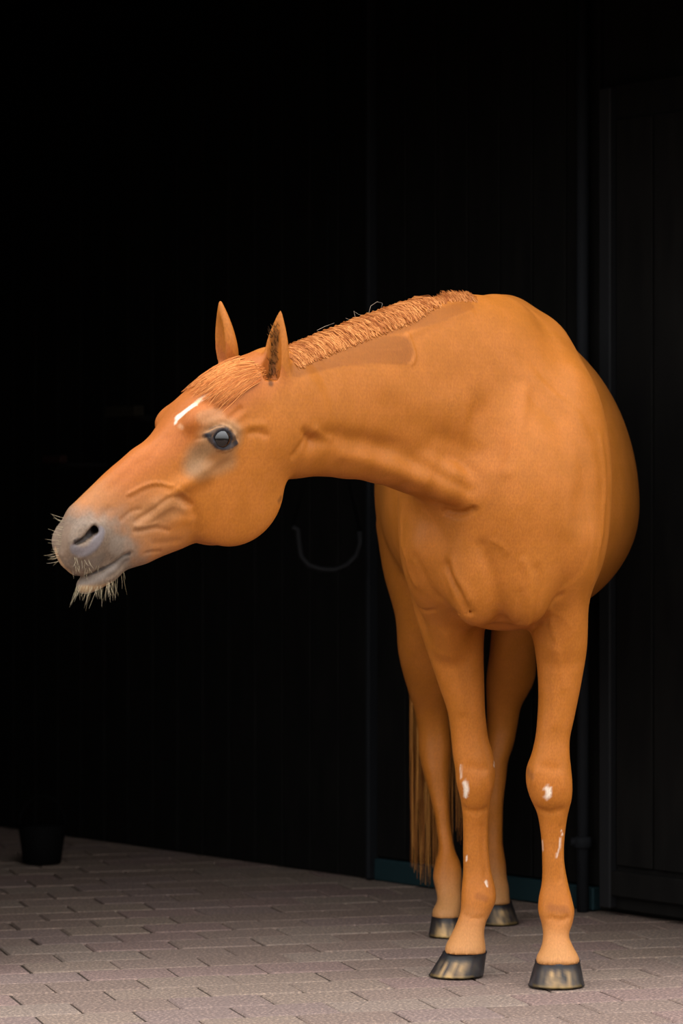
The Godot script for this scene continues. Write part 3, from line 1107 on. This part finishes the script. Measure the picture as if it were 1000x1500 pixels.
	paint([[184, 800], [176, 806], [170, 798]], 0.012, 0.026, Color(0.58, 0.53, 0.48), 0.35)
	paint([[120, 862], [140, 862], [160, 856]], 0.004, 0.012, Color(0.72, 0.58, 0.42), 0.7)
	paint([[80, 806], [92, 830], [104, 842]], 0.004, 0.010, Color(0.74, 0.58, 0.42), 0.7)
	paint([[410, 729], [408, 732]], 0.002, 0.010, Color(0.30, 0.19, 0.09), 0.55)
	# dark hair inside the ears
	paint([[404, 488], [402, 510], [402, 530], [398, 545]], 0.005, 0.011, Color(0.33, 0.22, 0.12), 0.6)
	paint([[392, 552], [396, 562]], 0.003, 0.009, Color(0.2, 0.12, 0.07), 0.7)
	# rims of the lids against the eyeballs
	for e in [eye_at, mirror(eye_at)]:
		for i in skin_v.size():
			var d: float = (skin_v[i] - e).length()
			if d < EYE_R + 0.012: skin_c[i] = skin_c[i].lerp(lid.srgb_to_linear(), 1.0 - smoothstep(EYE_R + 0.0035, EYE_R + 0.0065, d))
	# knee scars and splashes on the cannons
	var white := Color(0.95, 0.88, 0.80)
	paint([[680, 1147], [684, 1152], [681, 1165]], 0.003, 0.008, white, 0.9)
	paint([[676, 1138], [673, 1120]], 0.001, 0.004, white, 0.5)
	paint([[801, 1156], [808, 1154], [805, 1160], [802, 1168]], 0.0035, 0.009, white, 0.9)
	paint([[822, 1217], [822, 1222]], 0.001, 0.0028, white, 0.7)
	paint([[821, 1230], [820, 1238]], 0.001, 0.0028, white, 0.6)
	paint([[819, 1243], [817, 1254]], 0.001, 0.0028, white, 0.5)
	paint([[795, 1233], [796, 1246]], 0.001, 0.003, white, 0.6)
	paint([[713, 1292], [714, 1298]], 0.001, 0.0035, white, 0.9)
	paint([[682, 1256], [682, 1260]], 0.001, 0.0035, white, 0.8)
	paint([[725, 1118], [725, 1120]], 0.001, 0.004, white, 0.8)
	paint([[700, 1312], [712, 1316]], 0.004, 0.012, Color(0.46, 0.25, 0.13), 0.4)
	paint([[806, 1330], [828, 1334]], 0.004, 0.016, Color(0.46, 0.25, 0.13), 0.4)
	paint([[773, 1130], [778, 1140]], 0.004, 0.012, Color(0.45, 0.28, 0.17), 0.5)

# a hair: a thin three-sided tapering tube
func hair(st: SurfaceTool, pts: Array, w: float, c: Color) -> void:
	var n := pts.size()
	var rings: Array = []
	for i in n:
		var d: Vector3 = (pts[mini(i + 1, n - 1)] - pts[maxi(i - 1, 0)]).normalized()
		var u := d.cross(Vector3(0.2, 0.35, 0.9)).normalized()
		var v := d.cross(u)
		var r := w * (1.0 - 0.75 * pow(float(i) / (n - 1), 2.0))
		rings.append([pts[i] + u * r, pts[i] - u * r * 0.5 + v * r * 0.87, pts[i] - u * r * 0.5 - v * r * 0.87])
	st.set_color(c)
	for i in n - 1:
		for s in 3:
			var s2 := (s + 1) % 3
			quad(st, rings[i][s], rings[i + 1][s], rings[i + 1][s2], rings[i][s2])

func hair_tone(a: Color, b: Color) -> Color:
	var c := a.lerp(b, rng.randf()).srgb_to_linear() * rng.randf_range(0.8, 1.15)
	c.a = 1.0
	return c

func skin_at(px: float, py: float, lift: float) -> Vector3:
	var i := snap(px, py)
	if i < 0: return Vector3.INF
	return skin_v[i] + skin_n[i] * lift

func build_hair(horse: Node3D, m: Material) -> void:
	var off := horse.position
	# mane: rooted along the near side of the crest, swept up and over to the far side
	var st := new_st(true)
	var line := [[424, 514], [460, 497], [500, 481], [545, 463], [590, 446], [630, 433], [665, 429], [692, 430]]
	for k in 2200:
		var f := rng.randf() * 6.999
		var i := int(f)
		var px: float = lerpf(line[i][0], line[i + 1][0], f - i)
		var py: float = lerpf(line[i][1], line[i + 1][1], f - i)
		var amt: float = clampf((655.0 - px) / 60.0, 0.0, 1.0)
		var down: float = lerpf(rng.randf_range(1.0, 9.0), 23.0 - 8.0 * rng.randf() * rng.randf(), amt)
		var root := skin_at(px + rng.randf_range(-2, 2) + down * 0.7, py + 4.0 + down, -0.001)
		if root == Vector3.INF: continue
		var top := skin_at(px, py + 5.0, 0.0)
		if top == Vector3.INF: continue
		var pts: Array = []
		if amt < 0.3:
			for j in 5:
				var x := j / 4.0
				pts.append(root + Vector3(-0.012 * x * x + rng.randf_range(-0.002, 0.002), 0.001 + 0.017 * x * rng.randf_range(0.6, 1.0), -0.004 * x) - off)
		else:
			var lift := 0.007 + 0.007 * rng.randf()
			for j in 8:
				var x := j / 7.0
				var p := top
				if x < 0.55:
					var g := x / 0.55
					p = skin_at(lerpf(px + down * 0.7, px, g), lerpf(py + 4.0 + down, py + 5.0, g), 0.0008)
					if p == Vector3.INF: p = root.lerp(top, g)
				var s := sin(minf(x * 1.4, 1.0) * PI * 0.5)
				p += Vector3(-0.045 * s * x, lift * s * 0.6, 0.004 * s)
				if x > 0.5: p += Vector3(-0.012, -0.05 * (x - 0.5), -0.10 * (x - 0.5))
				pts.append(p + Vector3(rng.randf_range(-1, 1), rng.randf_range(-1, 1), rng.randf_range(-1, 1)) * 0.0012 - off)
		var lock := clampf(0.5 + 1.1 * mottle.get_noise_2d(px * 0.45, down * 0.12) + rng.randf_range(-0.14, 0.14), 0.0, 1.0)   # locks of lighter and darker hair
		hair(st, pts, rng.randf_range(0.0006, 0.0012), Color(0.58, 0.31, 0.12).lerp(Color(0.86, 0.58, 0.33), lock).srgb_to_linear())
	for q in [[[506, 466], [516, 470], [526, 472]], [[464, 484], [476, 478], [490, 473]], [[540, 458], [543, 448], [552, 442], [560, 444], [558, 452]], [[520, 464], [518, 456], [524, 460], [530, 462]]]:
		var pts: Array = []
		for w in q: pts.append(P(w[0], w[1], 0.30 - (w[0] - 480.0) * 0.0017) - off)
		hair(st, pts, 0.0005, Color(0.5, 0.4, 0.3))
	put("mane", done(st), m, horse)
	# forelock: lying over the forehead from the poll down to the star
	st = new_st(true)
	for k in 520:
		var a := Vector2(rng.randf_range(352, 392), 0)
		a.y = lerpf(520, 535, (a.x - 352) / 40.0) + rng.randf_range(0, 14)
		var f := rng.randf()
		var b := Vector2(lerpf(262, 318, f) + rng.randf_range(-8, 8), lerpf(572, 606, f) + rng.randf_range(-6, 6))
		a.y += f * 8.0
		b = a.lerp(b, rng.randf_range(0.6, 1.0))
		var pts: Array = []
		for j in 8:
			var x := j / 7.0
			var q := a.lerp(b, x)
			q.y -= sin(x * PI) * 7.0 * (1.0 - f)
			var p := skin_at(q.x, q.y, 0.001 + 0.006 * sin(x * 2.6) * rng.randf_range(0.5, 1.0))
			if p != Vector3.INF: pts.append(p - off)
		if pts.size() < 5: continue
		var smooth: Array = []
		for j in pts.size(): smooth.append((pts[maxi(j - 1, 0)] + pts[j] * 2.0 + pts[mini(j + 1, pts.size() - 1)]) / 4.0)
		hair(st, smooth, rng.randf_range(0.0007, 0.0013), hair_tone(Color(0.68, 0.37, 0.16), Color(0.83, 0.54, 0.29)))
	put("forelock", done(st), m, horse)
	# short dark and fawn hair inside the near ear
	st = new_st(true)
	for k in 110:
		var y := rng.randf_range(478, 556)
		var root := skin_at(402.0 + rng.randf_range(-6, 6) - (y - 500.0) * 0.06, y, -0.001)
		if root == Vector3.INF: continue
		var d := Vector3(rng.randf_range(-0.7, 0.3), rng.randf_range(0.2, 0.9), 0.35).normalized() * rng.randf_range(0.008, 0.018)
		hair(st, [root - off, root + d * 0.5 - off, root + d + Vector3(0.001, 0.002, -0.001) - off], 0.0007, hair_tone(Color(0.16, 0.11, 0.07), Color(0.60, 0.42, 0.22)))
	put("ear_hair", done(st), m, horse)
	# whiskers of chin and nose
	st = new_st(true)
	for k in 118:
		var root: Vector3
		var d: Vector3
		var l := 0.0
		if k < 62:
			var f := pow(rng.randf(), 1.5)
			root = skin_at(lerpf(108, 182, f), lerpf(858, 838, maxf(f - 0.6, 0.0) * 2.5), 0.0)
			d = Vector3(lerpf(-0.35, 0.25, f) + rng.randf_range(-0.25, 0.25), -1.0, 0.25)
			l = rng.randf_range(0.012, 0.045)
		elif k < 98:
			var f := rng.randf()
			root = skin_at(lerpf(94, 84, f), lerpf(756, 826, f), 0.0)
			d = Vector3(-1.0, lerpf(0.5, -0.5, f) + rng.randf_range(-0.3, 0.3), 0.15)
			l = rng.randf_range(0.008, 0.03)
		else:
			root = skin_at(rng.randf_range(104, 150), rng.randf_range(815, 840), 0.0)
			d = Vector3(rng.randf_range(-0.4, 0.4), -0.7, 0.7)
			l = rng.randf_range(0.012, 0.03)
		if root == Vector3.INF: continue
		var pts: Array = []
		var bend := Vector3(rng.randf_range(-1, 1), rng.randf_range(-1, 1), 0) * 0.25
		for j in 5: pts.append(root + (d.normalized() + bend * (j / 4.0)) * l * (j / 4.0) - off)
		hair(st, pts, 0.00034, hair_tone(Color(0.55, 0.48, 0.36), Color(0.78, 0.72, 0.6)))
	put("whiskers", done(st), m, horse)
	# tail: hanging behind the off hind leg
	st = new_st(true)
	for k in 420:
		var f := rng.randf()
		var a := Vector3(rng.randf_range(0.27, 0.36), 1.20 + rng.randf_range(-0.05, 0.1), -1.37)
		var zz := -1.32 + rng.randf_range(-0.05, 0.06)
		var bx := P(lerpf(602, 676, pow(f, 1.1)), 1200, zz).x
		var by := lerpf(0.16, 0.09, sin(f * PI)) + rng.randf_range(-0.03, 0.25)
		if f > 0.75: by += rng.randf_range(0.02, 0.12)
		var pts: Array = []
		for j in 10:
			var x := j / 9.0
			var p := Vector3(lerpf(a.x, bx, smoothstep(0.0, 0.55, x)), lerpf(a.y, by, x), lerpf(a.z - 0.05 * sin(x * PI), zz, x))
			p += Vector3(sin(x * 5.0 + k) * 0.004, 0, cos(x * 4.0 + k * 2.0) * 0.004)
			pts.append(p - off)
		hair(st, pts, rng.randf_range(0.0012, 0.0024), hair_tone(Color(0.45, 0.24, 0.08), Color(0.78, 0.54, 0.26)))
	put("tail", done(st), m, horse)

# a hoof: horn wall from the coronet down to the ground, flared, with streaks
func hoof(horse: Node3D, m: Material, top: Array, bottom: Array, zc: float, depth: float, toe_turn: float, seed_: int) -> void:
	var t0 := P(top[0], top[2], zc - 0.012)
	var t1 := P(top[1], top[2], zc - 0.012)
	var b0 := P(bottom[0], bottom[2], zc)
	var b1 := P(bottom[1], bottom[2], zc)
	var ct := (t0 + t1) * 0.5
	var cb := (b0 + b1) * 0.5
	cb.y = 0.0
	var st := new_st(true)
	var n := FastNoiseLite.new()
	n.seed = seed_
	n.frequency = 1.0
	var rows := 12
	var sides := 44
	var grid: Array = []
	for j in rows + 4:
		var row: Array = []
		var f := clampf(float(j) / rows, 0.0, 1.0)
		var c := ct.lerp(cb, f)
		var rx := lerpf((t1.x - t0.x) * 0.5, (b1.x - b0.x) * 0.5, f) + 0.0015
		var rz := lerpf(depth * 0.86, depth, f)
		var y := c.y
		if j == 0: rx -= 0.004
		if j == 0: rz -= 0.004
		if j == 1:
			rx += 0.0015                 # the swollen rim at the coronet
			rz += 0.0015
		if j > rows:
			var g := (j - rows) / 3.0
			rx *= 1.0 - g * g * 0.95
			rz *= 1.0 - g * g * 0.95
			y = 0.0 if j > rows + 0 else y
		for i in sides:
			var a := TAU * i / sides + toe_turn
			var dx := sin(TAU * i / sides)
			var dz := cos(TAU * i / sides)
			var q := 1.0 + 0.01 * n.get_noise_2d(i * 0.9, 3.0) + 0.012 * f * n.get_noise_2d(i * 2.0, j * 0.4)
			if dz < -0.55: dz = lerpf(dz, -0.62, 0.6)           # heels: flatter behind
			var p := Vector3(c.x + dx * rx * q, y, c.z + dz * rz * q)
			if j == rows: p.y = 0.001 + maxf(0.0, n.get_noise_2d(i * 1.3, 9.0)) * 0.004
			# streaks of pale horn at the toe, dark horn to the sides, a dark band under the coronet
			var ang := wrapf(TAU * i / sides - toe_turn, -PI, PI)
			var pale := exp(-pow(ang / 0.62, 2.0)) * smoothstep(0.22, 0.45, f)
			pale *= clampf(0.55 + 1.3 * n.get_noise_2d(i * 5.3, f * 0.6), 0.0, 1.0)
			var col := Color(0.135, 0.125, 0.13).lerp(Color(0.30, 0.28, 0.28), clampf(n.get_noise_2d(i * 2.3, f * 2.0 + 5.0) + 0.25, 0.0, 1.0) * f)
			col = col.lerp(Color(0.80, 0.64, 0.42), pale)
			if f > 0.88 and absf(ang) < 1.0: col = col.lerp(Color(0.55, 0.43, 0.18), 0.4)
			if f > 0.96: col = col.lerp(Color(0.08, 0.07, 0.05), 0.75)
			row.append([p - horse.position, col.srgb_to_linear()])
		grid.append(row)
	for j in rows + 3:
		for i in sides:
			var i2 := (i + 1) % sides
			for q in [[j, i], [j + 1, i], [j + 1, i2], [j, i], [j + 1, i2], [j, i2]]:
				st.set_color(grid[q[0]][q[1]][1])
				st.add_vertex(grid[q[0]][q[1]][0])
	var o := put("hoof", done(st), m, horse)
	o.set_meta("label", "dark streaked hoof with pale horn at the toe")

func build_horse() -> void:
	var t0 := Time.get_ticks_msec()
	build_field()
	var horse := thing("horse", "chestnut horse with a small white star, standing and stretching its head sideways", "horse", Vector3(0.39, 0, -0.4))
	print("field laid ", Time.get_ticks_msec() - t0)
	# the body is one skin: a grid for trunk, neck and legs, a finer one for the head, met inside the neck
	var cut := P(470, 600, 0.40)
	var cn := (P(400, 580, 0.50) - cut).normalized()
	var vs := PackedVector3Array()
	var ids := PackedInt32Array()
	var r := mesh_field(BODY_CELL, Vector3(-0.8, -0.02, -1.5), Vector3(0.9, 1.85, 1.0), func(c: Vector3, s: float) -> bool: return (c - cut).dot(cn) < s * 0.9, vs, ids)
	vs = r[0]
	ids = r[1]
	var split := vs.size()
	r = mesh_field(HEAD_CELL, Vector3(-0.8, 0.8, 0.1), Vector3(0.2, 1.65, 1.0), func(c: Vector3, s: float) -> bool: return (c - cut).dot(cn) > -s * 0.9, vs, ids)
	vs = r[0]
	ids = r[1]
	print("field ", Time.get_ticks_msec() - t0, " ms, ", vs.size(), " points, split ", split)
	var keep := PackedInt32Array()
	for i in range(0, ids.size(), 3):
		var q := ((vs[ids[i]] + vs[ids[i + 1]] + vs[ids[i + 2]]) / 3.0 - cut).dot(cn)
		if ids[i] < split:
			if q > 0.004: continue
		elif q < -0.004: continue
		keep.append(ids[i])
		keep.append(ids[i + 1])
		keep.append(ids[i + 2])
	ids = keep
	skin_v = vs
	skin_n.resize(vs.size())
	skin_c.resize(vs.size())
	lifts.resize(vs.size())
	face_normals(ids)
	mottle.seed = 5
	mottle.frequency = 1.0
	mottle.fractal_octaves = 2
	for i in vs.size(): skin_c[i] = coat(skin_v[i])
	index_skin()
	print("indexed ", Time.get_ticks_msec() - t0)
	dress_skin()
	face_normals(ids)
	print("dressed ", Time.get_ticks_msec() - t0)
	vs = skin_v.duplicate()
	for i in vs.size(): vs[i] -= horse.position
	var arr := []
	arr.resize(Mesh.ARRAY_MAX)
	arr[Mesh.ARRAY_VERTEX] = vs
	arr[Mesh.ARRAY_NORMAL] = skin_n
	arr[Mesh.ARRAY_COLOR] = skin_c
	arr[Mesh.ARRAY_INDEX] = ids
	var am := ArrayMesh.new()
	am.add_surface_from_arrays(Mesh.PRIMITIVE_TRIANGLES, arr)
	var m := mat(Color.WHITE, 0.5, 0.3)
	m.vertex_color_use_as_albedo = true
	m.albedo_texture = noise_tex(0.02, 3, Color(0.84, 0.84, 0.84), Color(1, 1, 1), 4, 512)
	m.uv1_triplanar = true
	m.uv1_scale = Vector3(20, 10, 20)
	put("body", am, m, horse)
	var eye_m := mat(Color(0.03, 0.022, 0.02), 0.06, 0.6)
	var ball := SphereMesh.new()
	ball.radius = EYE_R
	ball.height = EYE_R * 2.0
	ball.radial_segments = 40
	ball.rings = 20
	for p in [eye_at, mirror(eye_at)]:
		put("eye", ball, eye_m, horse, p - horse.position).set_meta("label", "dark glossy eye")
	var horn := mat(Color.WHITE, 0.45, 0.4)
	horn.vertex_color_use_as_albedo = true
	hoof(horse, horn, [786, 847, 1403], [774, 855, 1448], 0.020, 0.066, 0.0, 1)
	hoof(horse, horn, [652, 712, 1391], [628, 707, 1432], -0.142, 0.066, -0.35, 2)
	hoof(horse, horn, [634, 675, 1336], [628, 681, 1374], -0.862, 0.062, -0.2, 3)
	hoof(horse, horn, [702, 747, 1317], [699, 759, 1355], -1.115, 0.062, 0.25, 4)
	var hm := mat(Color.WHITE, 0.5, 0.3)
	hm.vertex_color_use_as_albedo = true
	build_hair(horse, hm)
	print("horse ", Time.get_ticks_msec() - t0, " ms")

func face_normals(ids: PackedInt32Array) -> void:
	skin_n.fill(Vector3.ZERO)
	for i in range(0, ids.size(), 3):
		var n := (skin_v[ids[i + 2]] - skin_v[ids[i]]).cross(skin_v[ids[i + 1]] - skin_v[ids[i]])
		for e in 3: skin_n[ids[i + e]] += n
	for i in skin_n.size(): skin_n[i] = skin_n[i].normalized()
